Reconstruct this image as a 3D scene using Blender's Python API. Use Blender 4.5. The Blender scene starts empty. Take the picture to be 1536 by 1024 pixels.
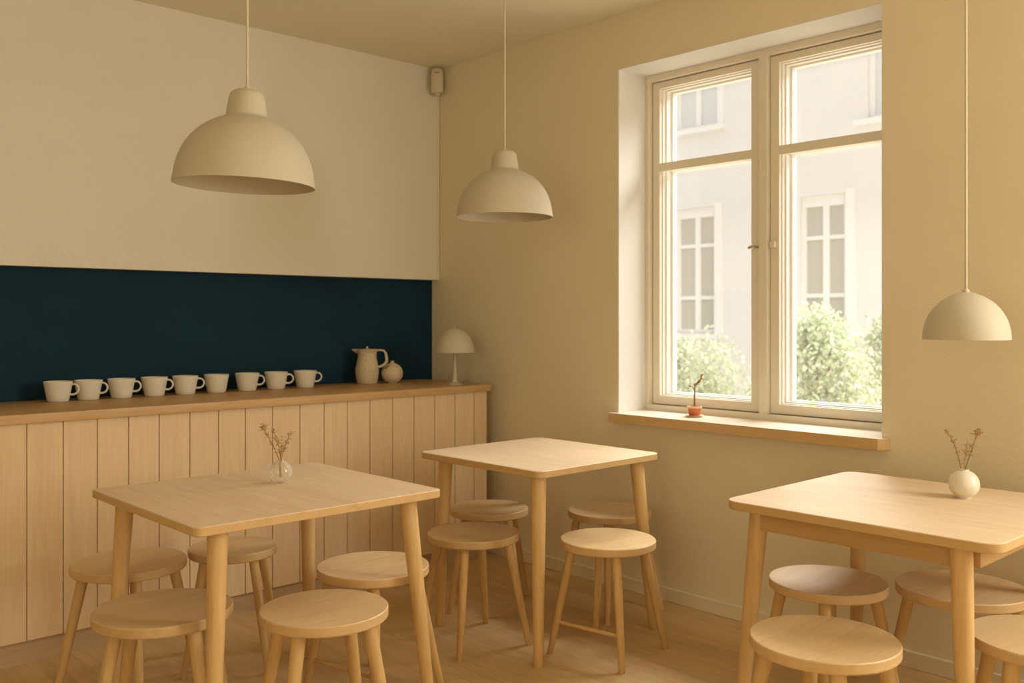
import bpy, bmesh, math, random
from mathutils import Vector, Matrix, Quaternion

C = bpy.context.scene.collection
PI = math.pi

# ------------------------------------------------------------------ helpers
def link(name, bm, mat, parent=None, smooth=True, angle=38):
    me = bpy.data.meshes.new(name)
    bmesh.ops.recalc_face_normals(bm, faces=bm.faces)
    if smooth:
        lim = math.radians(angle)
        for f in bm.faces:
            f.smooth = True
        for e in bm.edges:
            if len(e.link_faces) == 2 and e.calc_face_angle(0.0) > lim:
                e.smooth = False
    bm.to_mesh(me); bm.free()
    o = bpy.data.objects.new(name, me)
    C.objects.link(o)
    me.materials.append(mat)
    if parent is not None:
        o.parent = parent
    return o

def tag(o, label, cat, group=None, kind=None):
    o['label'] = label; o['category'] = cat
    if group: o['group'] = group
    if kind: o['kind'] = kind
    return o

def thing(name, label, cat, loc=(0, 0, 0), rz=0.0, group=None):
    o = bpy.data.objects.new(name, None)
    o.empty_display_size = 0.05
    C.objects.link(o)
    o.location = loc; o.rotation_euler = (0, 0, rz)
    return tag(o, label, cat, group)

def struct(name, bm, mat, parent=None, smooth=False):
    o = link(name, bm, mat, parent, smooth)
    if parent is None:
        o['kind'] = 'structure'
    return o

def box(bm, x0, x1, y0, y1, z0, z1, bevel=0.0):
    r = bmesh.ops.create_cube(bm, size=1.0)
    vs = r['verts']
    bmesh.ops.scale(bm, vec=(x1 - x0, y1 - y0, z1 - z0), verts=vs)
    bmesh.ops.translate(bm, vec=((x0 + x1) / 2, (y0 + y1) / 2, (z0 + z1) / 2), verts=vs)
    if bevel > 0:
        es = {e for v in vs for e in v.link_edges}
        bmesh.ops.bevel(bm, geom=list(es), offset=bevel, segments=2, profile=0.6, affect='EDGES')
    return bm

def boxes(*bs, bevel=0.0):
    bm = bmesh.new()
    for b in bs: box(bm, *b, bevel=bevel)
    return bm

def lathe(bm, prof, segs=48, cx=0.0, cy=0.0, close=False):
    """prof: list of (r, z); r==0 makes a pole."""
    rings = []
    for r, z in prof:
        if r < 1e-6:
            rings.append([bm.verts.new((cx, cy, z))])
        else:
            rings.append([bm.verts.new((cx + r * math.cos(2 * PI * i / segs), cy + r * math.sin(2 * PI * i / segs), z)) for i in range(segs)])
    pairs = list(zip(rings[:-1], rings[1:]))
    if close: pairs.append((rings[-1], rings[0]))
    for a, b in pairs:
        for i in range(segs):
            j = (i + 1) % segs
            if len(a) == 1 and len(b) == 1: continue
            if len(a) == 1: bm.faces.new((a[0], b[i], b[j]))
            elif len(b) == 1: bm.faces.new((a[i], a[j], b[0]))
            else: bm.faces.new((a[i], a[j], b[j], b[i]))
    return bm

def tube(bm, pts, rad, segs=8, cap=True):
    pts = [Vector(p) for p in pts]
    n = len(pts)
    if not isinstance(rad, (list, tuple)): rad = [rad] * n
    rings = []
    t0 = (pts[1] - pts[0]).normalized()
    ref = Vector((0, 0, 1)) if abs(t0.z) < 0.9 else Vector((1, 0, 0))
    u = t0.cross(ref).normalized()
    for i in range(n):
        t = (pts[min(i + 1, n - 1)] - pts[max(i - 1, 0)]).normalized()
        u = (u - t * u.dot(t)).normalized()
        v = t.cross(u)
        rings.append([bm.verts.new(pts[i] + (u * math.cos(2 * PI * k / segs) + v * math.sin(2 * PI * k / segs)) * rad[i]) for k in range(segs)])
    for a, b in zip(rings[:-1], rings[1:]):
        for k in range(segs):
            j = (k + 1) % segs
            bm.faces.new((a[k], a[j], b[j], b[k]))
    if cap:
        bm.faces.new(rings[0]); bm.faces.new(rings[-1])
    return bm

def leg_bm(top, foot, r_top, r_foot, segs=24):
    """round tapered leg, cut level at both ends. top/foot: (x, y, z)."""
    bm = bmesh.new()
    top = Vector(top); foot = Vector(foot)
    prof = [(0.0, 0.86), (0.012, 1.0)] + [(t, 1.0) for t in (0.15, 0.3, 0.45, 0.6, 0.75, 0.9, 1.0)]
    rings = []
    for t, k in prof:
        p = foot.lerp(top, t)
        r = (r_foot + (r_top - r_foot) * (t ** 0.85)) * k
        rings.append([bm.verts.new((p.x + r * math.cos(2 * PI * i / segs), p.y + r * math.sin(2 * PI * i / segs), p.z)) for i in range(segs)])
    for a, b in zip(rings[:-1], rings[1:]):
        for i in range(segs):
            j = (i + 1) % segs
            bm.faces.new((a[i], a[j], b[j], b[i]))
    bm.faces.new(rings[0]); bm.faces.new(rings[-1])
    return bm

def rounded_slab(hx, hy, rad, z0, z1, bev=0.0022, n=8):
    bm = bmesh.new()
    def outline(ins, z):
        vs = []
        r = max(rad - ins, 0.001)
        for cx, cy, a0 in ((hx - rad, hy - rad, 0), (-hx + rad, hy - rad, PI / 2), (-hx + rad, -hy + rad, PI), (hx - rad, -hy + rad, 1.5 * PI)):
            for k in range(n + 1):
                a = a0 + PI / 2 * k / n
                vs.append(bm.verts.new((cx + r * math.cos(a), cy + r * math.sin(a), z)))
        return vs
    lv = [(bev, z0), (0, z0 + bev), (0, z1 - bev), (bev, z1)]
    rings = [outline(i, z) for i, z in lv]
    for a, b in zip(rings[:-1], rings[1:]):
        m = len(a)
        for i in range(m):
            j = (i + 1) % m
            bm.faces.new((a[i], a[j], b[j], b[i]))
    bm.faces.new(rings[0]); bm.faces.new(rings[-1])
    return bm

# ------------------------------------------------------------------ materials
def base_mat(name, color, rough=0.6, spec=0.5):
    m = bpy.data.materials.new(name); m.use_nodes = True
    nt = m.node_tree; b = nt.nodes['Principled BSDF']
    b.inputs['Base Color'].default_value = (*color, 1)
    b.inputs['Roughness'].default_value = rough
    b.inputs['Specular IOR Level'].default_value = spec
    return m, nt, b

def mapping(nt, scale, coord='Object', loc=(0, 0, 0)):
    tc = nt.nodes.new('ShaderNodeTexCoord'); mp = nt.nodes.new('ShaderNodeMapping')
    mp.inputs['Scale'].default_value = scale; mp.inputs['Location'].default_value = loc
    nt.links.new(tc.outputs[coord], mp.inputs['Vector'])
    return mp.outputs['Vector']

def noise(nt, vec, scale, detail=3, rough=0.55, dist=0.0):
    n = nt.nodes.new('ShaderNodeTexNoise')
    n.inputs['Scale'].default_value = scale; n.inputs['Detail'].default_value = detail
    n.inputs['Roughness'].default_value = rough; n.inputs['Distortion'].default_value = dist
    nt.links.new(vec, n.inputs['Vector'])
    return n.outputs['Fac']

def ramp(nt, fac, c0, c1, p0=0.3, p1=0.7):
    r = nt.nodes.new('ShaderNodeValToRGB')
    r.color_ramp.elements[0].position = p0; r.color_ramp.elements[0].color = (*c0, 1)
    r.color_ramp.elements[1].position = p1; r.color_ramp.elements[1].color = (*c1, 1)
    nt.links.new(fac, r.inputs['Fac'])
    return r.outputs['Color']

def bump(nt, b, height, strength, dist=0.01):
    n = nt.nodes.new('ShaderNodeBump')
    n.inputs['Strength'].default_value = strength; n.inputs['Distance'].default_value = dist
    nt.links.new(height, n.inputs['Height']); nt.links.new(n.outputs['Normal'], b.inputs['Normal'])

def mul(c, k): return tuple(x * k for x in c)

def plaster(name, color, rough=0.9, bs=0.3, scale=90, mott=0.02):
    m, nt, b = base_mat(name, color, rough, 0.2)
    v = mapping(nt, (1, 1, 1))
    big = noise(nt, v, 2.2, 4)
    col = ramp(nt, big, mul(color, 1 - mott), mul(color, 1 + mott), 0.3, 0.7)
    nt.links.new(col, b.inputs['Base Color'])
    bump(nt, b, noise(nt, v, scale, 4, 0.6), bs, 0.006)
    return m

def wood(name, light, dark, axis='Z', rough=0.45, spec=0.4, fine=34, var=0.06, edge=None):
    m, nt, b = base_mat(name, light, rough, spec)
    sc = {'X': (1.2, 16, 16), 'Y': (16, 1.2, 16), 'Z': (16, 16, 1.2)}[axis]
    v = mapping(nt, sc)
    oi = nt.nodes.new('ShaderNodeObjectInfo')
    ad = nt.nodes.new('ShaderNodeVectorMath'); ad.operation = 'MULTIPLY_ADD'
    comb = nt.nodes.new('ShaderNodeCombineXYZ')
    for k in range(3): nt.links.new(oi.outputs['Random'], comb.inputs[k])
    ad.inputs[1].default_value = (31, 17, 23)
    nt.links.new(comb.outputs[0], ad.inputs[0]); nt.links.new(v, ad.inputs[2])
    v2 = ad.outputs[0]
    g = noise(nt, v2, 1.0, 5, 0.6, 0.6)
    f = noise(nt, v2, 5.0, 3, 0.6, 0.2)
    mx = nt.nodes.new('ShaderNodeMath'); mx.operation = 'MULTIPLY_ADD'
    mx.inputs[1].default_value = 0.45
    mm = nt.nodes.new('ShaderNodeMath'); mm.operation = 'MULTIPLY'; mm.inputs[1].default_value = 0.55
    nt.links.new(g, mm.inputs[0]); nt.links.new(f, mx.inputs[0]); nt.links.new(mm.outputs[0], mx.inputs[2])
    col = ramp(nt, mx.outputs[0], dark, light, 0.36, 0.62)
    hsv = nt.nodes.new('ShaderNodeHueSaturation')
    mr = nt.nodes.new('ShaderNodeMapRange')
    mr.inputs['To Min'].default_value = 1 - var; mr.inputs['To Max'].default_value = 1 + var
    nt.links.new(oi.outputs['Random'], mr.inputs['Value']); nt.links.new(mr.outputs[0], hsv.inputs['Value'])
    if edge:      # shade painted in by normal: side faces a deeper colour than the top
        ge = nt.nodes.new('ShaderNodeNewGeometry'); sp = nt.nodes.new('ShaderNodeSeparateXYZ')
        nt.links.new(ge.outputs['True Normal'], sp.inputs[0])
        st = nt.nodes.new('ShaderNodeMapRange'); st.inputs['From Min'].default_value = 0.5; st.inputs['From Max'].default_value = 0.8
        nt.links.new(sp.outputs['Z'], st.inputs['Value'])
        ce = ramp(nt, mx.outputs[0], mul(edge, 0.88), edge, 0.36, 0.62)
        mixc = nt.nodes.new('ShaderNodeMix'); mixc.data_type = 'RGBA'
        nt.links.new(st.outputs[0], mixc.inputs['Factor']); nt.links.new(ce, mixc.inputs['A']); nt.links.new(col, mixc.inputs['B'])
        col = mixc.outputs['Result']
    nt.links.new(col, hsv.inputs['Color']); nt.links.new(hsv.outputs[0], b.inputs['Base Color'])
    bump(nt, b, mx.outputs[0], 0.05, 0.002)
    return m

def ceramic(name, color, dark, rough=0.55, scale=160, ring=False):
    m, nt, b = base_mat(name, color, rough, 0.35)
    v = mapping(nt, (1, 1, 1))
    col = ramp(nt, noise(nt, v, scale, 2), dark, color, 0.30, 0.46)
    nt.links.new(col, b.inputs['Base Color'])
    if ring:
        v3 = mapping(nt, (2, 2, 110))
        bump(nt, b, noise(nt, v3, 1.0, 2), 0.5, 0.004)
    else:
        bump(nt, b, noise(nt, v, 60, 2), 0.05, 0.002)
    return m

def glass(name, tint, veil, veil_col, facing=False):
    """thin glass: transparent, a little mirror reflection, and a faint bright veil (painted-in glare and rim highlights)."""
    m = bpy.data.materials.new(name); m.use_nodes = True
    nt = m.node_tree; nt.nodes.clear()
    N = nt.nodes.new; L = nt.links.new
    out = N('ShaderNodeOutputMaterial'); mix = N('ShaderNodeMixShader'); mix2 = N('ShaderNodeMixShader'); mix3 = N('ShaderNodeMixShader')
    tr = N('ShaderNodeBsdfTransparent'); tr.inputs[0].default_value = (*tint, 1)
    gs = N('ShaderNodeBsdfGlossy'); gs.inputs['Roughness'].default_value = 0.05
    df = N('ShaderNodeBsdfDiffuse'); df.inputs[0].default_value = (*veil_col, 1)
    tl = N('ShaderNodeBsdfTranslucent'); tl.inputs[0].default_value = (*veil_col, 1)
    mix3.inputs[0].default_value = 0.5
    L(df.outputs[0], mix3.inputs[1]); L(tl.outputs[0], mix3.inputs[2])
    if facing:  # paler towards the rim: highlight painted on the round glass
        lw = N('ShaderNodeLayerWeight'); lw.inputs['Blend'].default_value = 0.35
        mr = N('ShaderNodeMapRange'); mr.inputs['To Min'].default_value = veil; mr.inputs['To Max'].default_value = 0.75
        L(lw.outputs['Facing'], mr.inputs['Value']); L(mr.outputs[0], mix2.inputs[0])
    else:
        mix2.inputs[0].default_value = veil
    mix.inputs[0].default_value = 0.04
    L(tr.outputs[0], mix2.inputs[1]); L(mix3.outputs[0], mix2.inputs[2])
    L(mix2.outputs[0], mix.inputs[1]); L(gs.outputs[0], mix.inputs[2]); L(mix.outputs[0], out.inputs['Surface'])
    return m

WALL = (0.775, 0.685, 0.495)
M = {}
M['wall'] = plaster('beige_plaster', WALL)
M['wall_up'] = plaster('beige_rough_plaster', (0.75, 0.70, 0.575), bs=0.7, scale=70)
M['ceiling'] = plaster('beige_ceiling_paint', (0.80, 0.735, 0.565), bs=0.08)
M['navy'] = plaster('navy_wall_paint', (0.0045, 0.027, 0.047), rough=0.75, bs=0.5, scale=60, mott=0.2)
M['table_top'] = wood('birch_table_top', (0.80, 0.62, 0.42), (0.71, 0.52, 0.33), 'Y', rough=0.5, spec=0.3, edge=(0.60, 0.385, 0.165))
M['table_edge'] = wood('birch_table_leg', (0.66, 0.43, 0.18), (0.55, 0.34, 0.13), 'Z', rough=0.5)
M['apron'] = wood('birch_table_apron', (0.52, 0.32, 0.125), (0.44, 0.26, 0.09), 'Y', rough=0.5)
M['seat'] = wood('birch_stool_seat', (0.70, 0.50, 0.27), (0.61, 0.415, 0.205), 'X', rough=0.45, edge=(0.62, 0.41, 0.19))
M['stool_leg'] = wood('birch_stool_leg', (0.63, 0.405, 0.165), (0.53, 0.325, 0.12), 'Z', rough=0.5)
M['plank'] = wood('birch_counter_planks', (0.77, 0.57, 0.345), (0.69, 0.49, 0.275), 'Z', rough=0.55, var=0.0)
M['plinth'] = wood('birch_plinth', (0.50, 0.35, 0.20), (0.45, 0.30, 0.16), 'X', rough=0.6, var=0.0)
M['counter'] = wood('oak_countertop', (0.60, 0.38, 0.17), (0.50, 0.30, 0.12), 'X', rough=0.45, var=0.0)
M['sill'] = wood('oak_window_sill', (0.90, 0.81, 0.68), (0.86, 0.75, 0.60), 'Y', rough=0.25, spec=0.6, edge=(0.66, 0.43, 0.19), var=0.0)  # whitened top colour carries the sky reflection; sides keep the wood tone
M['floor'] = wood('oak_floor_boards', (0.61, 0.42, 0.205), (0.49, 0.32, 0.14), 'Y', rough=0.55, var=0.0)
M['frame'] = base_mat('cream_window_paint', (0.80, 0.73, 0.60), 0.45, 0.4)[0]
M['white_frame'] = base_mat('white_window_paint', (0.84, 0.80, 0.73), 0.5, 0.4)[0]
M['reveal'] = plaster('white_reveal_plaster', (0.74, 0.71, 0.66), bs=0.1)
M['metal'] = base_mat('brushed_nickel', (0.62, 0.58, 0.5), 0.3, 0.5)[0]
M['metal'].node_tree.nodes['Principled BSDF'].inputs['Metallic'].default_value = 1.0
M['shade'] = ceramic('cream_lamp_enamel', (0.555, 0.49, 0.36), (0.53, 0.465, 0.335), 0.65, 220)
M['cord'] = base_mat('cream_cord', (0.62, 0.52, 0.36), 0.6)[0]
M['cup'] = ceramic('cream_stoneware', (0.76, 0.69, 0.565), (0.66, 0.59, 0.46), 0.55, 260)
M['stone'] = ceramic('ribbed_stoneware', (0.64, 0.52, 0.35), (0.50, 0.38, 0.24), 0.6, 120, ring=True)
M['vase'] = ceramic('white_ceramic', (0.78, 0.70, 0.56), (0.72, 0.62, 0.46), 0.35, 120)
M['olive'] = base_mat('olive_glaze', (0.12, 0.10, 0.045), 0.7)[0]
M['lens'] = base_mat('dull_sensor_lens', (0.26, 0.19, 0.10), 0.5)[0]
M['glass'] = glass('window_glass', (1, 1, 1), 0.035, (0.95, 0.93, 0.9))
M['vase_glass'] = glass('vase_glass', (0.99, 0.98, 0.96), 0.10, (0.92, 0.86, 0.76), True)
M['glass_thick'] = glass('thick_pale_glass', (0.99, 0.98, 0.96), 0.45, (0.95, 0.90, 0.82), True)
M['terracotta'] = base_mat('terracotta', (0.58, 0.16, 0.055), 0.7)[0]
M['saucer'] = base_mat('cream_saucer_clay', (0.72, 0.52, 0.34), 0.6)[0]
M['twig'] = base_mat('dried_stem', (0.30, 0.18, 0.07), 0.8, 0.2)[0]
M['bud'] = base_mat('dried_bud', (0.46, 0.26, 0.10), 0.85, 0.2)[0]
M['plastic'] = base_mat('ivory_plastic', (0.62, 0.53, 0.37), 0.5)[0]
M['facade'] = plaster('cream_render', (0.80, 0.765, 0.73), bs=0.1, mott=0.015)
M['facade_frame'] = base_mat('white_facade_trim', (0.88, 0.845, 0.80), 0.6)[0]
M['facade_glass'] = base_mat('grey_window_pane', (0.50, 0.47, 0.38), 0.25)[0]
M['facade_glass2'] = base_mat('pale_window_pane', (0.68, 0.68, 0.66), 0.25)[0]
M['ground'] = plaster('pale_gravel', (0.62, 0.58, 0.48), bs=0.5, scale=30)
def leaf_mat():
    m, nt, b = base_mat('pale_green_leaf', (0.5, 0.58, 0.3), 0.6, 0.3)
    g = nt.nodes.new('ShaderNodeNewGeometry')
    col = ramp(nt, g.outputs['Random Per Island'], (0.52, 0.58, 0.36), (0.76, 0.78, 0.62), 0.0, 1.0)  # leaf colours paled to carry the outdoor glare
    nt.links.new(col, b.inputs['Base Color'])
    tl = nt.nodes.new('ShaderNodeBsdfTranslucent'); mx = nt.nodes.new('ShaderNodeMixShader'); mx.inputs[0].default_value = 0.5
    nt.links.new(col, tl.inputs['Color'])
    out = nt.nodes['Material Output']
    nt.links.new(b.outputs[0], mx.inputs[1]); nt.links.new(tl.outputs[0], mx.inputs[2]); nt.links.new(mx.outputs[0], out.inputs['Surface'])
    return m
M['leaf'] = leaf_mat()

# ------------------------------------------------------------------ room shell
X0, YU, YN = 3.56, 4.468, 4.533       # window wall, upper back wall, navy niche
ZC, ZN = 2.825, 1.556                 # ceiling, underside of upper back wall
WY0, WY1, WZ0, WZ1 = 1.701, 3.05, 0.862, 2.557
XE, YE = -2.6, -2.4                   # the far (unseen) ends of the room

struct('floor', boxes((XE, X0 + 0.45, YE, YN + 0.3, -0.12, 0)), M['floor'])
struct('ceiling', boxes((XE, X0 + 0.45, YE, YN + 0.3, ZC, ZC + 0.2)), M['ceiling'])
struct('wall_left', boxes((XE, X0, YU, YN + 0.3, ZN, ZC)), M['wall_up'])
struct('wall_back', boxes((XE, X0, YN, YN + 0.3, 0, ZN)), M['navy'])
DY2 = -2.80                           # a second, equal window follows along the same wall, nearer the viewer
struct('wall_right', boxes((X0, X0 + 0.42, YE, WY0 + DY2, 0, ZC), (X0, X0 + 0.42, WY1 + DY2, WY0, 0, ZC), (X0, X0 + 0.42, WY1, YN + 0.3, 0, ZC),
                           (X0, X0 + 0.42, WY0, WY1, 0, WZ0 - 0.042), (X0, X0 + 0.42, WY0, WY1, WZ1, ZC),
                           (X0, X0 + 0.42, WY0 + DY2, WY1 + DY2, 0, WZ0 - 0.042), (X0, X0 + 0.42, WY0 + DY2, WY1 + DY2, WZ1, ZC)), M['wall'])
struct('wall_front', boxes((XE - 0.15, XE, YE, YN + 0.3, 0, ZC)), M['wall'])
struct('wall_rear', boxes((XE, X0 + 0.42, YE - 0.15, YE, 0, ZC)), M['wall'])
struct('baseboard_right', boxes((X0 - 0.018, X0, YE, YN, 0, 0.064), bevel=0.004), M['wall'])
struct('trim_1', boxes((X0 - 0.012, X0 - 0.004, YU - 0.010, YU, ZN, 2.665)), M['ceiling'])   # thin pale strip down the corner

# ------------------------------------------------------------------ window
XF = 3.77
def ring(bm, x0, x1, y0, y1, z0, z1, w, wz0=None, wz1=None):
    wz0 = w if wz0 is None else wz0; wz1 = w if wz1 is None else wz1
    box(bm, x0, x1, y0, y0 + w, z0, z1); box(bm, x0, x1, y1 - w, y1, z0, z1)
    box(bm, x0, x1, y0 + w, y1 - w, z0, z0 + wz0); box(bm, x0, x1, y0 + w, y1 - w, z1 - wz1, z1)
def sash(win, dy, y0, y1, oy0, oy1, knob):
    """y0..y1 outer sash, oy0..oy1 glazed opening."""
    y0 += dy; y1 += dy; oy0 += dy; oy1 += dy
    zb, zt = WZ0 + 0.032, WZ1 - 0.038
    ob, ot = 0.936, 2.487
    mz0, mz1 = 2.069, 2.110
    bm = bmesh.new()
    xs = XF + 0.03
    box(bm, xs, xs + 0.022, y0, oy0, zb, zt); box(bm, xs, xs + 0.022, oy1, y1, zb, zt)
    box(bm, xs, xs + 0.022, oy0, oy1, zb, ob); box(bm, xs, xs + 0.022, oy0, oy1, ot, zt)
    s = link('sash', bm, M['frame'], win, smooth=False)
    st = bmesh.new()
    for k, (dx0, dx1, ins) in enumerate(((0.022, 0.045, 0.004), (0.045, 0.068, 0.010), (0.068, 0.09, 0.005), (0.09, 0.125, 0.014))):
        box(st, xs + dx0, xs + dx1, y0, oy0 + ins, zb, zt); box(st, xs + dx0, xs + dx1, oy1 - ins, y1, zb, zt)
        box(st, xs + dx0, xs + dx1, oy0 + ins, oy1 - ins, zb, ob + ins); box(st, xs + dx0, xs + dx1, oy0 + ins, oy1 - ins, ot - ins, zt)
    link('glazing_rebate', st, M['white_frame'], s, smooth=False)
    mb = bmesh.new()
    box(mb, xs + 0.004, xs + 0.03, oy0, oy1, mz0, mz1)
    link('muntin', mb, M['frame'], s, smooth=False)
    mb = bmesh.new()
    box(mb, xs + 0.078, xs + 0.12, oy0 + 0.01, oy1 - 0.01, mz0 + 0.004, mz1 - 0.004)
    link('outer_muntin', mb, M['white_frame'], s, smooth=False)
    for z0, z1 in ((ob + 0.012, mz0 + 0.003), (mz1 - 0.003, ot - 0.012)):
        g = bmesh.new(); box(g, xs + 0.094, xs + 0.098, oy0 + 0.012, oy1 - 0.012, z0, z1)
        link('pane', g, M['glass'], s, smooth=False)
    if knob == 'lever':
        h = bmesh.new()
        tube(h, [(xs, 2.408 + dy, 1.655), (xs - 0.035, 2.408 + dy, 1.655)], 0.006, 12)
        tube(h, [(xs - 0.030, 2.412 + dy, 1.655), (xs - 0.034, 2.425 + dy, 1.653), (xs - 0.034, 2.437 + dy, 1.650)], [0.009, 0.010, 0.008], 12)
        link('handle', h, M['metal'], s)
    else:
        h = bmesh.new(); box(h, xs - 0.02, xs, 2.312 + dy, 2.340 + dy, 1.648, 1.676, bevel=0.006)
        link('latch', h, M['frame'], s)
    return s
def make_window(name, label, dy):
    win = bpy.data.objects.new(name, None); C.objects.link(win)
    win['kind'] = 'structure'; win['label'] = label
    a, b = WY0 + dy, WY1 + dy
    fb = bmesh.new()
    ring(fb, XF, XF + 0.17, a, b, WZ0, WZ1, 0.024, 0.028, 0.034)
    box(fb, XF, XF + 0.17, 2.346 + dy, 2.386 + dy, WZ0 + 0.028, WZ1 - 0.034)
    link('window_frame', fb, M['frame'], win, smooth=False)
    sash(win, dy, 2.389, 3.022, 2.445, 2.980, 'lever')
    sash(win, dy, 1.729, 2.343, 1.800, 2.300, 'latch')
    # white plastered reveal
    link('reveal', boxes((X0 + 0.0005, XF, a, a + 0.004, WZ0, WZ1), (X0 + 0.0005, XF, b - 0.004, b, WZ0, WZ1), (X0 + 0.0005, XF, a + 0.004, b - 0.004, WZ1 - 0.004, WZ1)), M['reveal'], win, smooth=False)
    sb = bmesh.new()
    P = [(XF + 0.03, a), (X0 - 0.002, a), (X0 - 0.002, a - 0.029), (3.525, a - 0.029), (3.505, a - 0.006), (3.505, b + 0.012), (3.512, b + 0.02), (X0 - 0.002, b + 0.02), (X0 - 0.002, b), (XF + 0.03, b)]
    lo = [sb.verts.new((x, y, WZ0 - 0.042)) for x, y in P]; hi = [sb.verts.new((x, y, WZ0)) for x, y in P]
    sb.faces.new(lo); sb.faces.new(hi)
    for i in range(len(P)):
        j = (i + 1) % len(P); sb.faces.new((lo[i], lo[j], hi[j], hi[i]))
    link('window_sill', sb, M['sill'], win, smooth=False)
make_window('window_1', 'tall cream double casement window in the right wall', 0.0)
make_window('window_2', 'second tall casement window further along the right wall', DY2)

# ------------------------------------------------------------------ counter
CY, CXE, CZ = 3.90, 3.476, 0.96
cab = thing('counter_cabinet', 'long low cabinet clad in vertical pale wood planks under the countertop', 'cabinet', ((XE + CXE) / 2, 4.2, 0))
cx, cy = cab.location.x, cab.location.y
grooves = [1.106, 1.239, 1.369, 1.494, 1.622, 1.756, 1.887, 2.015, 2.150, 2.292, 2.423, 2.554, 2.687, 2.825, 2.960, 3.096, 3.235, 3.370]
g = 0.972
while g > XE + 0.15:
    grooves.insert(0, g); g -= 0.134
edges = [XE + 0.01] + grooves + [CXE - 0.012]
bm = bmesh.new()
for a, b in zip(edges[:-1], edges[1:]):
    box(bm, a + 0.0022 - cx, b - 0.0022 - cx, CY + 0.02 - cy, CY + 0.036 - cy, 0.088, CZ - 0.037)
box(bm, XE + 0.01 - cx, CXE - 0.014 - cx, CY + 0.028 - cy, CY + 0.05 - cy, 0.088, CZ - 0.037)
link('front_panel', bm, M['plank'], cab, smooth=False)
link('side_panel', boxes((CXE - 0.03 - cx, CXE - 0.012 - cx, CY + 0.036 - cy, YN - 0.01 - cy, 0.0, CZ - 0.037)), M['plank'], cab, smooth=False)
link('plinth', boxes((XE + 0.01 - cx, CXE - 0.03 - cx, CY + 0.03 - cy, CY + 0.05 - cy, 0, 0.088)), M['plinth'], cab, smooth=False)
ct = link('countertop', boxes((XE + 0.01, CXE, CY, YN - 0.002, CZ - 0.037, CZ), bevel=0.003), M['counter'])
tag(ct, 'long oak countertop with cups and a lamp along the navy wall', 'countertop')

# ------------------------------------------------------------------ tables
def make_table(x0, x1, y0, y1, corner_r, label, insets, splay, apron=False, H=0.75, th=0.027):
    mx, my = (x0 + x1) / 2, (y0 + y1) / 2
    hx, hy = (x1 - x0) / 2, (y1 - y0) / 2
    t = thing('table', label, 'table', (mx, my, 0), 0, 'square birch cafe tables')
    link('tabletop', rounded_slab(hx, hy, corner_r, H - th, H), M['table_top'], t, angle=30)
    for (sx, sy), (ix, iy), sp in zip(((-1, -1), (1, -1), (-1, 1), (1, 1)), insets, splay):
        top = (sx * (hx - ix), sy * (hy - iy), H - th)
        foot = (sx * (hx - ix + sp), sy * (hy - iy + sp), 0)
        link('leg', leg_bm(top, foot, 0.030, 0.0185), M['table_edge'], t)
    if apron:
        zt, zb = H - th, H - th - 0.064
        ins = 0.072
        for s in (-1, 1):
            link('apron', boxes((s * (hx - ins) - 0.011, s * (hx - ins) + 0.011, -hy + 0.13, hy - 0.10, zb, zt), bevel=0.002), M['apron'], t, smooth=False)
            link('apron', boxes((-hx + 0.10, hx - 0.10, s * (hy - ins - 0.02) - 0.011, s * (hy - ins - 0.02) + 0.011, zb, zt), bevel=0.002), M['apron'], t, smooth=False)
    return t
make_table(1.131, 2.000, 2.488, 3.304, 0.024, 'birch table nearest the plank counter with a clear glass vase on it',
           [(0.10, 0.075), (0.085, 0.085), (0.085, 0.085), (0.085, 0.085)], [0.03, 0.055, 0.035, 0.02])
make_table(2.486, 3.220, 2.517, 3.262, 0.040, 'small bare birch table in the corner, nothing standing on it',
           [(0.07, 0.075), (0.075, 0.075), (0.085, 0.085), (0.08, 0.08)], [0.035, 0.05, 0.02, 0.03])
make_table(2.538, 3.368, 0.909, 1.742, 0.055, 'birch table with aprons holding the white ball vase, below the dome pendant',
           [(0.07, 0.12), (0.085, 0.085), (0.085, 0.085), (0.085, 0.085)], [0.03, 0.03, 0.045, 0.03], apron=True)

# ------------------------------------------------------------------ stools
CAM_AZ = math.atan2(-0.7315, -0.682)      # the direction from the room back to the camera
def make_stool(x, y, R, az, label, lr=0.019, rung=False, H=0.45, group='round birch stools'):
    """az: degrees the front leg is turned to the right of the view direction."""
    s = thing('stool', label, 'stool', (x, y, 0), 0, group)
    bm = bmesh.new(); th = 0.033
    lathe(bm, [(0, H - th), (R - 0.012, H - th), (R - 0.003, H - th + 0.002), (R, H - th + 0.006), (R, H - 0.003), (R - 0.0028, H),
               (R - 0.022, H - 0.001), (R * 0.7, H - 0.004), (R * 0.4, H - 0.006), (0, H - 0.006)], 64)
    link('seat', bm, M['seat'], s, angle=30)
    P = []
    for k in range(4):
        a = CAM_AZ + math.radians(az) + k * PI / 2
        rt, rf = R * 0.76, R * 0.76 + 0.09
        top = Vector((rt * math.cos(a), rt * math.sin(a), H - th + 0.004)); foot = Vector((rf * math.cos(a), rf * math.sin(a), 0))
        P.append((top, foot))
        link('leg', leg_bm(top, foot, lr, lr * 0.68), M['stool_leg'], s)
    if rung:
        (t0, f0), (t3, f3) = P[0], P[3]
        a = f0.lerp(t0, 0.30); b = f3.lerp(t3, 0.30)
        bm = bmesh.new(); tube(bm, [a, b], 0.0075, 12)
        link('rung', bm, M['stool_leg'], s)
    return s
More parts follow.
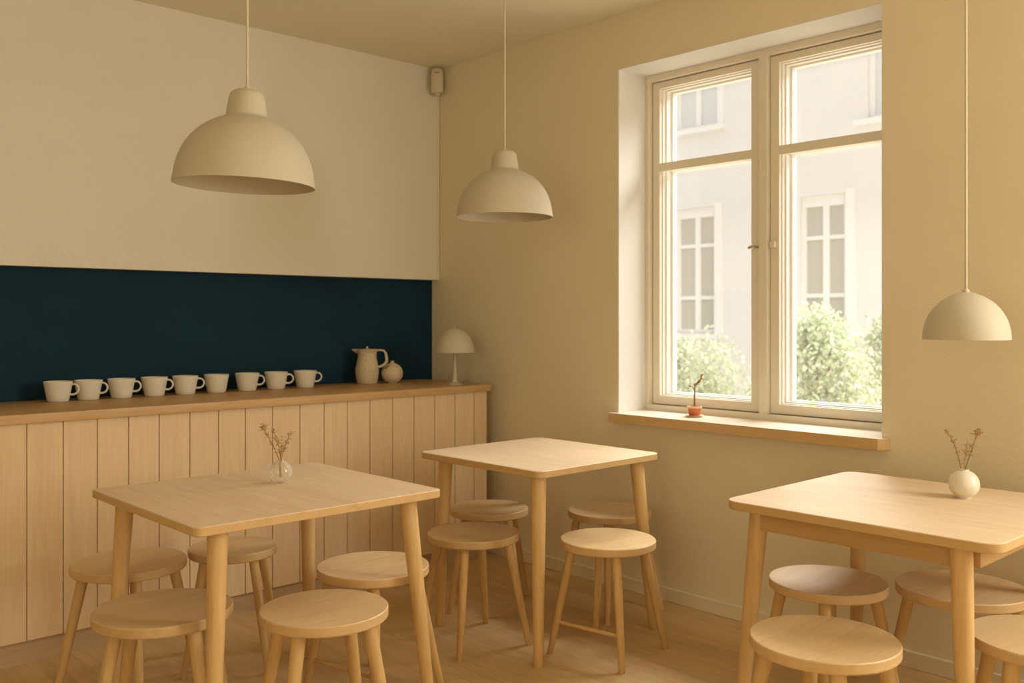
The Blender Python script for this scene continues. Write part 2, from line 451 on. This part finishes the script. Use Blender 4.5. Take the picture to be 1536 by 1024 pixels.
# around the corner table
make_stool(2.527, 2.944, 0.188, -11, 'round stool at the left side of the bare corner table, nearer the camera', 0.0185, group='stools at the corner table')
make_stool(2.844, 2.489, 0.190, 7, 'round stool in front of the bare corner table, with a low rung between its legs', 0.0185, True, group='stools at the corner table')
make_stool(2.910, 3.278, 0.182, 40, 'round stool at the far left of the corner table, in front of the counter end', 0.0185, group='stools at the corner table')
make_stool(3.273, 2.856, 0.190, -8, 'round stool at the far right of the corner table, close to the right wall', 0.0185, group='stools at the corner table')
# around the left table
make_stool(1.316, 3.447, 0.198, -60, 'round stool behind the far left leg of the left table, before the plank counter', 0.020, group='stools at the left table')
make_stool(1.180, 2.820, 0.204, -37, 'shaded round stool under the left edge of the left table, half behind its front leg', 0.021, group='stools at the left table')
make_stool(1.694, 3.395, 0.166, 52, 'smaller round stool tucked behind the left table, close to the plank counter', 0.018, group='stools at the left table')
make_stool(1.929, 2.794, 0.198, 10, 'round stool at the right side of the left table, behind the right table leg', 0.020, True, group='stools at the left table')
make_stool(1.538, 2.486, 0.193, -18, 'round stool in front of the left table, seat fully in view', 0.022, group='stools at the left table')
# around the right table
make_stool(2.938, 1.594, 0.192, 68, 'round stool under the right table, left of its centre, below the apron', 0.020, group='stools at the right table')
make_stool(3.186, 1.255, 0.203, -24, 'round stool under the right table, between its front leg and the right wall', 0.020, group='stools at the right table')
make_stool(2.398, 1.312, 0.200, -6, 'large foreground stool left of the front leg of the right table', 0.023, group='stools at the right table')
make_stool(2.848, 0.897, 0.198, -60, 'foreground stool cut by the right frame edge, right of the front table leg', 0.022, group='stools at the right table')

# ------------------------------------------------------------------ pendant lamps
def pendant(x, y, zr, prof, R, label, tilt=0.0):
    t = thing('pendant_lamp', label, 'pendant lamp', (x, y, zr), 0, 'hanging pendant lamps')
    out = [(r * R, z * R) for r, z in prof]
    inn = [(max(r * R - 0.0035, 0.0), z * R - 0.003) for r, z in prof]
    inn = [(r, z) for r, z in inn if z > 0.0]
    inn[-1] = (0.0, inn[-1][1])
    out[-1] = (0.0, out[-1][1])
    bm = bmesh.new()
    lathe(bm, inn[::-1] + [(R - 0.0035, 0.0)] + out, 96)
    sh = link('lamp_shade', bm, M['shade'], t, angle=60)
    if tilt:
        q = Quaternion(Vector((0.682, 0.7315, 0)), math.radians(tilt))
        sh.rotation_mode = 'QUATERNION'; sh.rotation_quaternion = q
        top = Vector((0, 0, out[-1][1]))
        sh.location = top - q @ top
    zt = out[-1][1]
    bm = bmesh.new(); tube(bm, [(0, 0, zt - 0.004), (0, 0, (ZC - zr + zt) / 2), (0, 0, ZC - zr - 0.02)], 0.0042, 12)
    link('cord', bm, M['cord'], t)
    bm = bmesh.new(); lathe(bm, [(0, zt - 0.002), (0.012, zt - 0.002), (0.010, zt + 0.006), (0.005, zt + 0.010), (0, zt + 0.010)], 20)
    link('cord_grip', bm, M['cord'], t)
    bm = bmesh.new(); lathe(bm, [(0, ZC - zr), (0.05, ZC - zr), (0.048, ZC - zr - 0.022), (0, ZC - zr - 0.026)], 32)
    link('ceiling_cup', bm, M['shade'], t)
    return t
bell = [(1, 0.0), (0.985, .10), (.968, .22), (.94, .335), (.905, .43), (.86, .525), (.805, .615), (.735, .70), (.65, .785), (.56, .85), (.47, .905), (.385, .945), (.325, .972),
        (.298, .992), (.287, 1.02), (.28, 1.08), (.268, 1.16), (.256, 1.24), (.240, 1.305), (.212, 1.345), (.165, 1.37), (.10, 1.383), (0, 1.388)]
pendant(1.386, 2.684, 1.736, bell, 0.214, 'large cream bell pendant hanging nearest, left of the others before the upper wall', 1.7)
pendant(2.806, 3.057, 1.770, bell, 0.213, 'cream bell pendant hanging between the corner and the window')
dome = [(1, 0.0), (.995, .12), (.975, .27), (.94, .41), (.89, .54), (.825, .66), (.745, .775), (.65, .88), (.545, .968), (.43, 1.04), (.31, 1.10), (.19, 1.145), (.10, 1.165), (0, 1.17)]
pendant(3.103, 1.209, 1.260, dome, 0.129, 'small plain dome pendant hanging low on the right, above the white ball vase')

# ------------------------------------------------------------------ cups
cups = [(1.369, 4.40, 4), (1.499, 4.405, -2), (1.644, 4.40, 3), (1.799, 4.405, 0), (1.948, 4.40, 6), (2.107, 4.40, 118), (2.274, 4.405, -3), (2.433, 4.40, 4), (2.601, 4.395, 28)]
cup_labels = ['cream stoneware cup at the far left end of the row on the counter',
              'second cream cup from the left end of the row',
              'third cream cup from the left end of the row',
              'fourth cream cup from the left end of the row',
              'fifth cream cup from the left, just left of the cup showing no handle',
              'cream cup whose handle is turned out of sight behind it',
              'cream cup just right of the cup showing no handle',
              'cream cup second from the right end of the row, handle touching distance of the last cup',
              'cream cup at the right end of the row, nearest the pitcher']
cup_labels[7] = 'cream cup second from the right end of the row'
scr_right = math.atan2(-0.682, 0.7315)
for (x, y, az), lab in zip(cups, cup_labels):
    c = thing('cup', lab, 'cup', (x, y, CZ), scr_right + math.radians(az), 'cups on the counter')
    bm = bmesh.new()
    lathe(bm, [(0, 0.0), (0.040, 0.0), (0.0435, 0.003), (0.047, 0.018), (0.0515, 0.042), (0.0565, 0.070), (0.0600, 0.087), (0.0598, 0.089), (0.0575, 0.0885),
               (0.054, 0.070), (0.049, 0.042), (0.0445, 0.018), (0.040, 0.008), (0, 0.007)], 48)
    link('cup_body', bm, M['cup'], c, angle=60)
    bm = bmesh.new()
    pts = [(0.0545, 0, 0.073), (0.066, 0, 0.077), (0.078, 0, 0.074), (0.087, 0, 0.063), (0.088, 0, 0.050), (0.081, 0, 0.038), (0.068, 0, 0.031), (0.0485, 0, 0.031)]
    tube(bm, pts, [0.0055, 0.0045, 0.0042, 0.0042, 0.0042, 0.0043, 0.0047, 0.0055], 12)
    link('handle', bm, M['cup'], c, angle=80)

# ------------------------------------------------------------------ pitcher, round bottle, table lamp
p = thing('pitcher', 'ribbed stoneware pitcher with a flat lid and curved handle on the counter', 'pitcher', (3.00, 4.405, CZ), scr_right)
bm = bmesh.new()
lathe(bm, [(0, 0), (0.052, 0), (0.056, 0.004), (0.062, 0.035), (0.0655, 0.065), (0.064, 0.090), (0.058, 0.118), (0.053, 0.140), (0.0515, 0.160), (0.054, 0.175), (0.060, 0.184), (0.066, 0.189),
           (0.0655, 0.191), (0.056, 0.185), (0.050, 0.172), (0.047, 0.155), (0, 0.15)], 48)
link('pitcher_body', bm, M['stone'], p, angle=60)
bm = bmesh.new()
lathe(bm, [(0, 0.187), (0.058, 0.187), (0.060, 0.190), (0.055, 0.193), (0.012, 0.195), (0.006, 0.197), (0.007, 0.203), (0.004, 0.208), (0, 0.209)], 32)
link('lid', bm, M['stone'], p)
bm = bmesh.new()
tube(bm, [(0.052, 0, 0.186), (0.075, 0, 0.188), (0.093, 0, 0.185), (0.104, 0, 0.170), (0.108, 0, 0.148), (0.110, 0, 0.128), (0.100, 0, 0.110), (0.080, 0, 0.098), (0.060, 0, 0.094)],
     [0.005, 0.0055, 0.006, 0.007, 0.008, 0.0088, 0.0085, 0.0075, 0.006], 12)
link('handle', bm, M['stone'], p, angle=80)
bm = bmesh.new()
tube(bm, [(-0.055, 0, 0.181), (-0.068, 0, 0.1865), (-0.084, 0, 0.1905)], [0.014, 0.009, 0.003], 12)
link('spout', bm, M['stone'], p, angle=80)
v = thing('bottle_vase', 'round stoneware bottle with a tiny neck and dark leaf marks, right of the pitcher', 'vase', (3.128, 4.345, CZ), scr_right)
bm = bmesh.new()
prof = [(0, 0), (0.034, 0)] + [(0.0605 * math.cos(a), 0.056 + 0.058 * math.sin(a)) for a in [math.radians(d) for d in range(-66, 78, 9)]] + [(0.011, 0.115), (0.0095, 0.119), (0.0105, 0.124), (0.009, 0.126), (0, 0.126)]
lathe(bm, prof, 48)
link('vase_body', bm, M['stone'], v, angle=60)
bm = bmesh.new()
for (lon, lat, ln, rot) in ((-128, 34, 0.010, 0.5), (-117, 40, 0.010, -0.4), (-108, 45, 0.008, 0.3), (-138, 26, 0.008, 0.9), (-120, 30, 0.007, -0.9)):
    a, b = math.radians(lon), math.radians(lat)
    n = Vector((math.cos(b) * math.cos(a), math.cos(b) * math.sin(a), math.sin(b)))
    c0 = Vector((n.x * 0.0607, n.y * 0.0607, 0.056 + n.z * 0.0582))
    e = Vector((0, 0, 1)).cross(n).normalized(); u = n.cross(e)
    d = e * math.cos(rot) + u * math.sin(rot); w = n.cross(d)
    vs = [bm.verts.new(c0 + d * ln * s + w * ln * 0.4 * q + n * 0.0006) for s, q in ((-1, 0), (-.3, 1), (.5, .8), (1, 0), (.5, -.8), (-.3, -1))]
    bm.faces.new(vs)
link('painted_leaves', bm, M['olive'], v, smooth=False)

t = thing('table_lamp', 'cream mushroom table lamp at the right end of the counter', 'lamp', (3.317, 4.022, CZ))
bm = bmesh.new(); lathe(bm, [(0, 0), (0.046, 0), (0.046, 0.004), (0.030, 0.009), (0.017, 0.016), (0.013, 0.030), (0, 0.032)], 40)
link('lamp_base', bm, M['shade'], t)
bm = bmesh.new(); lathe(bm, [(0, 0.028), (0.0135, 0.028), (0.011, 0.07), (0.009, 0.12), (0.0085, 0.19), (0.0085, 0.26), (0, 0.262)], 24)
link('lamp_stem', bm, M['shade'], t)
bm = bmesh.new()
R, zb = 0.113, 0.178
ou = [(R * c, zb + z) for c, z in ((1, 0), (.985, .014), (.945, .034), (.875, .056), (.775, .079), (.65, .098), (.50, .113), (.33, .124), (.17, .130), (.06, .133), (0, .134))]
inn = [(max(r - 0.003, 0), z - 0.003) for r, z in ou[1:]]
lathe(bm, inn[::-1] + [(R - 0.003, zb)] + ou, 64)
link('lamp_shade', bm, M['shade'], t, angle=60)
bm = bmesh.new(); lathe(bm, [(0, zb + .132), (0.006, zb + .133), (0.004, zb + .138), (0.0025, zb + .146), (0, zb + .147)], 16)
link('finial', bm, M['shade'], t)

# ------------------------------------------------------------------ corner sensor
s = thing('motion_sensor', 'small ivory motion sensor mounted high in the room corner', 'sensor', (3.505, 4.413, 2.665), math.atan2(-0.7315, -0.682))
bm = bmesh.new()
# local +x faces the room
outl = [(-0.034, 0.0), (0.034, 0.0), (0.036, 0.02), (0.036, 0.115), (0.030, 0.138), (0.014, 0.148), (-0.014, 0.148), (-0.030, 0.138), (-0.036, 0.115), (-0.036, 0.02)]
lv = []
for xx, k in ((-0.018, 1.0), (0.018, 1.0), (0.026, 0.93), (0.029, 0.80)):
    lv.append([bm.verts.new((xx, y * k, 0.074 + (z - 0.074) * k)) for y, z in outl])
for a, b in zip(lv[:-1], lv[1:]):
    for i in range(len(a)):
        j = (i + 1) % len(a); bm.faces.new((a[i], a[j], b[j], b[i]))
bm.faces.new(lv[0]); bm.faces.new(lv[-1])
link('sensor_body', bm, M['plastic'], s, angle=30)
bm = bmesh.new(); box(bm, 0.0285, 0.0315, -0.016, 0.016, 0.114, 0.120, bevel=0.001)
link('lens', bm, M['lens'], s)
bm = bmesh.new(); tube(bm, [(-0.005, 0, 0.002), (-0.005, 0, -0.012)], [0.018, 0.014], 16)
link('swivel_base', bm, M['plastic'], s)

# ------------------------------------------------------------------ vases and dried stems
def bud_cluster(bm, rng, c, r, n, size):
    for _ in range(n):
        d = Vector((rng.gauss(0, 1), rng.gauss(0, 1), rng.gauss(0, 1))).normalized() * r * rng.uniform(0.3, 1.0)
        m = Matrix.Translation(c + d) @ Matrix.Rotation(rng.uniform(0, PI), 4, d.normalized() if d.length > 0 else 'X') @ Matrix.Diagonal((1, 0.6, 1.3, 1))
        bmesh.ops.create_icosphere(bm, subdivisions=1, radius=size * rng.uniform(0.6, 1.25), matrix=m)

def twig(name, label, loc, pts, r0, seed, heads, group, side=10, side_len=0.02, parent=None):
    """heads: list of (t along stem, cluster radius, count, bud size)."""
    rng = random.Random(seed)
    pts = [Vector(q) for q in pts]
    def at(t):
        f = t * (len(pts) - 1); i = min(int(f), len(pts) - 2)
        return pts[i].lerp(pts[i + 1], f - i)
    if parent is None:
        t = thing(name, label, 'dried flower', loc, 0, group)
    else:
        t = parent
    bm = bmesh.new()
    n = 10
    tube(bm, [at(i / n) for i in range(n + 1)], [r0 * (1 - 0.5 * i / n) for i in range(n + 1)], 6)
    bb = bmesh.new()
    for k in range(side):
        tt = rng.uniform(0.35, 0.97); a = at(tt)
        d = Vector((rng.gauss(0, 1), rng.gauss(0, 1), abs(rng.gauss(0.5, 0.6)))).normalized() * side_len * rng.uniform(0.5, 1.2)
        tube(bm, [a, a + d * 0.5 + Vector((0, 0, 0.1 * side_len)), a + d], [r0 * 0.4, r0 * 0.33, r0 * 0.25], 5)
        bud_cluster(bb, rng, a + d, r0 * 2.0, 4, max(r0 * 0.7, 0.0009))
        bud_cluster(bb, rng, a + d * 0.55, r0 * 1.8, 2, max(r0 * 0.6, 0.0008))
    for tt, cr, cnt, bs in heads:
        bud_cluster(bb, rng, at(tt), cr * 1.15, int(cnt * 2.2), bs * 0.62)
    link('stem', bm, M['twig'], t)
    link('flower_head', bb, M['bud'], t)
    return t
rx, ry = 0.7315, -0.682     # unit vector to the right as seen
def rr(a, z, back=0.0): return (a * rx + back * 0.682, a * ry + back * 0.7315, z)

# white ball vase on the right table
VR = (3.128, 1.225, 0.75)
v = thing('vase', 'white ceramic ball vase on the right table', 'vase', VR)
bm = bmesh.new()
Rv, hv = 0.0465, 0.0455
prof = [(0, 0.0), (0.020, 0.0)] + [(Rv * math.cos(a), hv + (hv + 0.0) * math.sin(a)) for a in [math.radians(d) for d in range(-64, 73, 8)]]
prof += [(0.0150, 0.0915), (0.0150, 0.0935), (0.0125, 0.0935), (0.0120, 0.085), (0.02, 0.078), (0.035, 0.06), (0.042, 0.043), (0.03, 0.015), (0, 0.008)]
lathe(bm, prof, 56)
link('vase_body', bm, M['vase'], v, angle=60)
twig('dried_twig', 'long dried twig leaning left out of the white ball vase', VR, [rr(0.004, 0.02), rr(-0.009, 0.09), rr(-0.016, 0.125), rr(-0.028, 0.165), rr(-0.045, 0.198), rr(-0.060, 0.220)], 0.0022, 3,
     [(0.97, 0.008, 12, 0.0028), (0.86, 0.007, 9, 0.0026), (0.92, 0.006, 8, 0.0026), (0.52, 0.006, 6, 0.0024), (0.58, 0.007, 5, 0.0022)], 'dried twigs in the white vase', 12, 0.014)
twig('dried_twig', 'dried twig with a round seed head leaning right out of the white ball vase', VR, [rr(-0.004, 0.02, .003), rr(0.006, 0.09, .004), rr(0.018, 0.13, .004), rr(0.030, 0.165, .004), rr(0.040, 0.195, .004), rr(0.048, 0.212, .004)], 0.0024, 8,
     [(1.0, 0.011, 34, 0.003), (0.86, 0.006, 8, 0.0026), (0.60, 0.009, 9, 0.0026), (0.5, 0.007, 6, 0.0024)], 'dried twigs in the white vase', 10, 0.015)
twig('dried_sprig', 'fine short wispy sprig between the two twigs in the white vase', VR, [rr(0.0, 0.03, -.004), rr(-0.002, 0.09, -.004), rr(-0.001, 0.12, -.006), rr(0.002, 0.15, -.008), rr(0.004, 0.175, -.006)], 0.0009, 12,
     [(0.97, 0.006, 5, 0.002), (0.75, 0.008, 6, 0.002), (0.5, 0.007, 5, 0.002)], None, 26, 0.022)

# clear glass vase on the left table
VL = (1.660, 2.972, 0.75)
v = thing('glass_vase', 'clear round glass vase with a looped side handle on the left table', 'vase', VL)
Rg = 0.0405
bm = bmesh.new()
outp = [(0, 0.0), (0.014, 0.0)] + [(Rg * math.cos(a), 0.039 + 0.039 * math.sin(a)) for a in [math.radians(d) for d in range(-66, 73, 8)]] + [(0.0125, 0.080)]
innp = [(0.0105, 0.080), (0.0105, 0.074)] + [((Rg - 0.003) * math.cos(a), 0.039 + 0.036 * math.sin(a)) for a in [math.radians(d) for d in range(70, -72, -8)]] + [(0, 0.006)]
lathe(bm, outp + innp, 48)
link('vase_body', bm, M['vase_glass'], v, angle=60)
bm = bmesh.new()
tube(bm, [rr(-0.030, 0.066), rr(-0.043, 0.061), rr(-0.0475, 0.053), rr(-0.041, 0.043), rr(-0.033, 0.034), rr(-0.031, 0.022), rr(-0.037, 0.011), rr(-0.046, 0.0065)], [0.004, 0.006, 0.0065, 0.0065, 0.006, 0.006, 0.0062, 0.006], 14)
link('glass_handle', bm, M['glass_thick'], v, angle=80)
g = 'dried sprigs in the glass vase'
twig('dried_sprig', 'dried sprig with a tufted tip leaning far left out of the glass vase', VL, [rr(0.0, 0.02), rr(-0.006, 0.085), rr(-0.022, 0.125), rr(-0.038, 0.155), rr(-0.052, 0.180), rr(-0.062, 0.198)], 0.0014, 21,
     [(1.0, 0.012, 18, 0.0034), (0.93, 0.009, 10, 0.003), (0.72, 0.009, 9, 0.003), (0.50, 0.008, 7, 0.0028)], g, 16, 0.020)
twig('dried_sprig', 'dried sprig standing nearly upright in the middle of the glass vase', VL, [rr(0.002, 0.02, .003), rr(0.0, 0.085, .003), rr(-0.005, 0.125, .004), rr(-0.014, 0.15, .006), rr(-0.028, 0.182, .006)], 0.0013, 22,
     [(1.0, 0.009, 8, 0.003), (0.66, 0.010, 10, 0.003), (0.8, 0.009, 8, 0.003)], g, 14, 0.022)
twig('dried_sprig', 'dried sprig with the widest side twigs leaning right out of the glass vase', VL, [rr(-0.002, 0.02, -.003), rr(0.004, 0.085, -.002), rr(0.012, 0.115, -.002), rr(0.024, 0.145, -.002), rr(0.037, 0.178, -.002)], 0.0013, 23,
     [(0.97, 0.009, 9, 0.0028), (0.74, 0.010, 10, 0.003), (0.55, 0.007, 6, 0.0028)], g, 18, 0.026)
twig('dried_sprig', 'short dried sprig low in the centre of the bunch in the glass vase', VL, [rr(0.001, 0.03, -.004), rr(0.001, 0.085, -.004), rr(0.004, 0.105, -.006), rr(0.008, 0.130, -.008)], 0.0012, 24,
     [(0.98, 0.009, 9, 0.003), (0.72, 0.008, 8, 0.0028)], g, 10, 0.018)

# little potted twig on the sill
PS = (3.665, 2.668, WZ0)
sc = link('saucer', lathe(bmesh.new(), [(0, 0), (0.030, 0), (0.042, 0.005), (0.044, 0.008), (0.042, 0.008), (0.030, 0.0045), (0, 0.004)], 36), M['saucer'])
sc.location = PS
tag(sc, 'pale clay saucer under the small orange pot on the window sill', 'saucer')
pp = thing('potted_twig', 'small orange terracotta pot with a dried twig on the window sill', 'potted plant', (PS[0], PS[1], WZ0 + 0.0045))
bm = bmesh.new(); lathe(bm, [(0, 0), (0.024, 0), (0.026, 0.002), (0.0325, 0.040), (0.0335, 0.043), (0.0305, 0.043), (0.029, 0.038), (0, 0.036)], 36)
link('pot', bm, M['terracotta'], pp)
bm = bmesh.new(); lathe(bm, [(0.0336, 0.0365), (0.0355, 0.0365), (0.0358, 0.045), (0.0315, 0.0455), (0.0300, 0.040)], 36)
link('pot_rim', bm, M['saucer'], pp)
rng = random.Random(5)
bm = bmesh.new()
tube(bm, [rr(0, 0.034), rr(0.001, 0.07), rr(0.0, 0.095), rr(0.002, 0.112), rr(-0.004, 0.128), rr(-0.010, 0.138)], [0.0045, 0.0045, 0.004, 0.003, 0.002, 0.0012], 8)
tube(bm, [rr(0.001, 0.108), rr(0.001, 0.132), rr(0.006, 0.146), rr(0.020, 0.158), rr(0.030, 0.172), rr(0.036, 0.190)], [0.0025, 0.002, 0.003, 0.0045, 0.003, 0.0012], 8)
tube(bm, [rr(-0.008, 0.136), rr(-0.022, 0.140)], [0.0014, 0.001], 6)
link('stem', bm, M['twig'], pp)
bm = bmesh.new()
for q, n in (((0.004, 0.147), 4), ((0.014, 0.154), 6), ((0.024, 0.164), 6), ((0.031, 0.177), 5), ((0.034, 0.192), 4), ((-0.018, 0.139), 3)):
    bud_cluster(bm, rng, Vector(rr(q[0], q[1])), 0.007, n * 3, 0.0028)
link('flower_head', bm, M['bud'], pp)

# ------------------------------------------------------------------ outside: facade, shrubs, ground
struct('ground', boxes((X0 + 0.45, 14.0, -14, 26, -0.3, -0.2)), M['ground'])
XB = 13.0
bl = thing('building', 'pale rendered building across the courtyard seen through the window', 'building', (XB + 0.5, 8, -0.2))
bx_, by_, bz_ = bl.location
wins = [  # y0, y1, z0, z1, tall
    (9.046, 9.87, 1.06, 3.16, True), (6.756, 7.511, 1.06, 3.16, True),
    (8.985, 9.86, 4.47, 6.2, False), (5.55, 6.43, 4.17, 6.2, False)]
ys = sorted({-12.0, 24.0} | {w[0] for w in wins} | {w[1] for w in wins})
zs = sorted({-0.2, 8.2} | {w[2] for w in wins} | {w[3] for w in wins})
bm = bmesh.new()
for a, b in zip(ys[:-1], ys[1:]):
    for c, d in zip(zs[:-1], zs[1:]):
        my, mz = (a + b) / 2, (c + d) / 2
        if any(w[0] < my < w[1] and w[2] < mz < w[3] for w in wins): continue
        box(bm, XB - bx_, XB + 0.3 - bx_, a - by_, b - by_, c - bz_, d - bz_)
link('facade_wall', bm, M['facade'], bl, smooth=False)
for (y0, y1, z0, z1, tall) in wins:
    bm = bmesh.new()
    x0, x1 = XB + 0.06 - bx_, XB + 0.13 - bx_
    w = 0.07
    ring(bm, x0, x1, y0 - by_, y1 - by_, z0 - bz_, z1 - bz_, w)
    ym = (y0 + y1) / 2 - by_ - (0.02 if tall else 0)
    box(bm, x0, x1, ym - 0.05, ym + 0.05, z0 + w - bz_, z1 - w - bz_)
    if tall:
        for zz in (2.53, 1.66):
            box(bm, x0 + 0.01, x1, y0 + w - by_, y1 - w - by_, zz - 0.03 - bz_, zz + 0.03 - bz_)
        box(bm, x0 - 0.01, x1, y0 + w - by_, y1 - w - by_, z1 - 0.16 - bz_, z1 - w - bz_)
        box(bm, XB - 0.03 - bx_, XB - bx_, y0 - 0.14 - by_, y0 - by_, z0 - 0.1 - bz_, z1 + 0.06 - bz_)
    else:
        box(bm, XB - 0.02 - bx_, XB - bx_, y0 - 0.10 - by_, y0 - by_, z0 - bz_, z1 - bz_)
    fr = link('window_frame', bm, M['facade_frame'], bl, smooth=False)
    bm = bmesh.new(); box(bm, x1 - 0.03, x1 - 0.02, y0 + 0.02 - by_, y1 - 0.02 - by_, z0 + 0.02 - bz_, z1 - 0.02 - bz_)
    link('pane', bm, M['facade_glass' if tall else 'facade_glass2'], fr, smooth=False)
    bm = bmesh.new(); box(bm, XB - 0.14 - bx_, XB + 0.06 - bx_, y0 - 0.16 - by_, y1 + 0.16 - by_, z0 - 0.08 - bz_, z0 - bz_)
    link('ledge', bm, M['facade_frame'], bl, smooth=False)

def shrub(x, y, blobs, n, seed, label):
    rng = random.Random(seed)
    t = thing('shrub', label, 'shrub', (x, y, -0.2), 0, 'courtyard shrubs')
    bm = bmesh.new()
    for _ in range(n):
        bx, by, bz, br = rng.choice(blobs)
        d = Vector((rng.gauss(0, 1), rng.gauss(0, 1), rng.gauss(0, 1))).normalized() * br * (rng.random() ** 0.45) * rng.uniform(0.75, 1.3)
        c = Vector((bx, by, bz + 0.2)) + d
        if c.z < 0.03: continue
        q = Vector((rng.gauss(0, 1), rng.gauss(0, 1), rng.gauss(0, 1))).normalized()
        e = q.orthogonal().normalized(); w = q.cross(e)
        L = rng.uniform(0.02, 0.042)
        vs = [bm.verts.new(c + e * L * a + w * L * b) for a, b in ((-1, 0), (-.2, .5), (.5, .4), (1, 0), (.5, -.4), (-.2, -.5))]
        bm.faces.new(vs)
    link('foliage', bm, M['leaf'], t, smooth=False)
    bm = bmesh.new()
    for bx, by, bz, br in blobs:
        tube(bm, [(0, 0, 0), (bx * 0.4, by * 0.4, (bz + 0.2) * 0.5), (bx, by, bz + 0.2)], [0.03, 0.022, 0.008], 6)
    link('branches', bm, M['twig'], t)
    return t
shrub(9.0, 6.55, [(0, -.15, 0.75, .42), (0, .15, 0.55, .45), (.1, -.35, .35, .42), (0, .35, .3, .45), (0, 0, .15, .5), (0, .25, 0.9, .2)], 5200, 1, 'pale green shrub outside, left of the window mullion')
shrub(10.5, 6.46, [(0.0, 0.0, 0.336, 0.294), (0.0, -0.113, 0.596, 0.203), (0.0, 0.113, 0.053, 0.339)], 1500, 2, 'smallest pale green shrub outside, just left of the window mullion')
shrub(9.0, 4.95, [(0, .1, 1.2, .28), (0, .2, 0.95, .36), (0, -.1, 1.0, .36), (.1, -.2, .6, .45), (0, .2, .5, .48), (0, 0, .2, .5), (0, -.3, .3, .4)], 6500, 3, 'broad pale green shrub outside, right of the window mullion')
shrub(10.4, 4.74, [(0.0, 0.137, 1.125, 0.274), (0.0, -0.114, 0.954, 0.41), (0.0, 0.114, 0.669, 0.388), (0.0, 0.0, 0.213, 0.513)], 4000, 4, 'pale green shrub outside at the right edge of the window')

# ------------------------------------------------------------------ light
W = bpy.data.worlds.new('World'); bpy.context.scene.world = W; W.use_nodes = True
bg = W.node_tree.nodes['Background']
bg.inputs[0].default_value = (1.0, 0.975, 0.95, 1); bg.inputs[1].default_value = 0.88
def area(name, loc, target, sx, sy, power, col):
    l = bpy.data.lights.new(name, 'AREA'); l.shape = 'RECTANGLE'; l.size = sx; l.size_y = sy; l.energy = power; l.color = col
    o = bpy.data.objects.new(name, l); C.objects.link(o); o.location = loc
    o.rotation_euler = (Vector(target) - Vector(loc)).to_track_quat('-Z', 'Y').to_euler()
    return o
area('window_skylight', (9.5, 1.6, 6.9), (2.6, 1.8, 1.0), 9.0, 3.2, 2000, (1.0, 0.985, 0.94))
# daylight standing in the second window, then two weaker, warmer fill lamps added behind the viewer
area('second_window_daylight', (3.72, -0.42, 1.72), (1.5, 1.6, 1.35), 1.25, 1.55, 74, (1.0, 0.99, 0.92))
area('rear_fill', (0.6, YE + 0.1, 1.5), (1.6, 1.0, 1.6), 3.6, 2.3, 26, (1.0, 0.93, 0.70))  # added warm fill, no opening in that wall
area('side_fill', (XE + 0.1, 0.2, 1.5), (2.6, 1.8, 1.5), 2.4, 2.2, 41, (1.0, 0.92, 0.68))  # added warm fill to lift the window wall, no door there

# ------------------------------------------------------------------ camera
cam = bpy.data.cameras.new('camera'); co = bpy.data.objects.new('camera', cam); C.objects.link(co)
co.location = (0, 0, 1.33); co.rotation_euler = (PI / 2, 0, -math.radians(42.994))
cam.sensor_width = 36; cam.lens = 36 * 1414 / 1536; cam.shift_y = -36 / 1536
cam.clip_start = 0.05; cam.clip_end = 100
cam.dof.use_dof = True; cam.dof.focus_distance = 3.3; cam.dof.aperture_fstop = 3.2
sc_ = bpy.context.scene
sc_.camera = co
sc_.view_settings.view_transform = 'Standard'
sc_.view_settings.exposure = 0.17
sc_.cycles.use_denoising = True
sc_.cycles.max_bounces = 8; sc_.cycles.diffuse_bounces = 5; sc_.cycles.transparent_max_bounces = 12
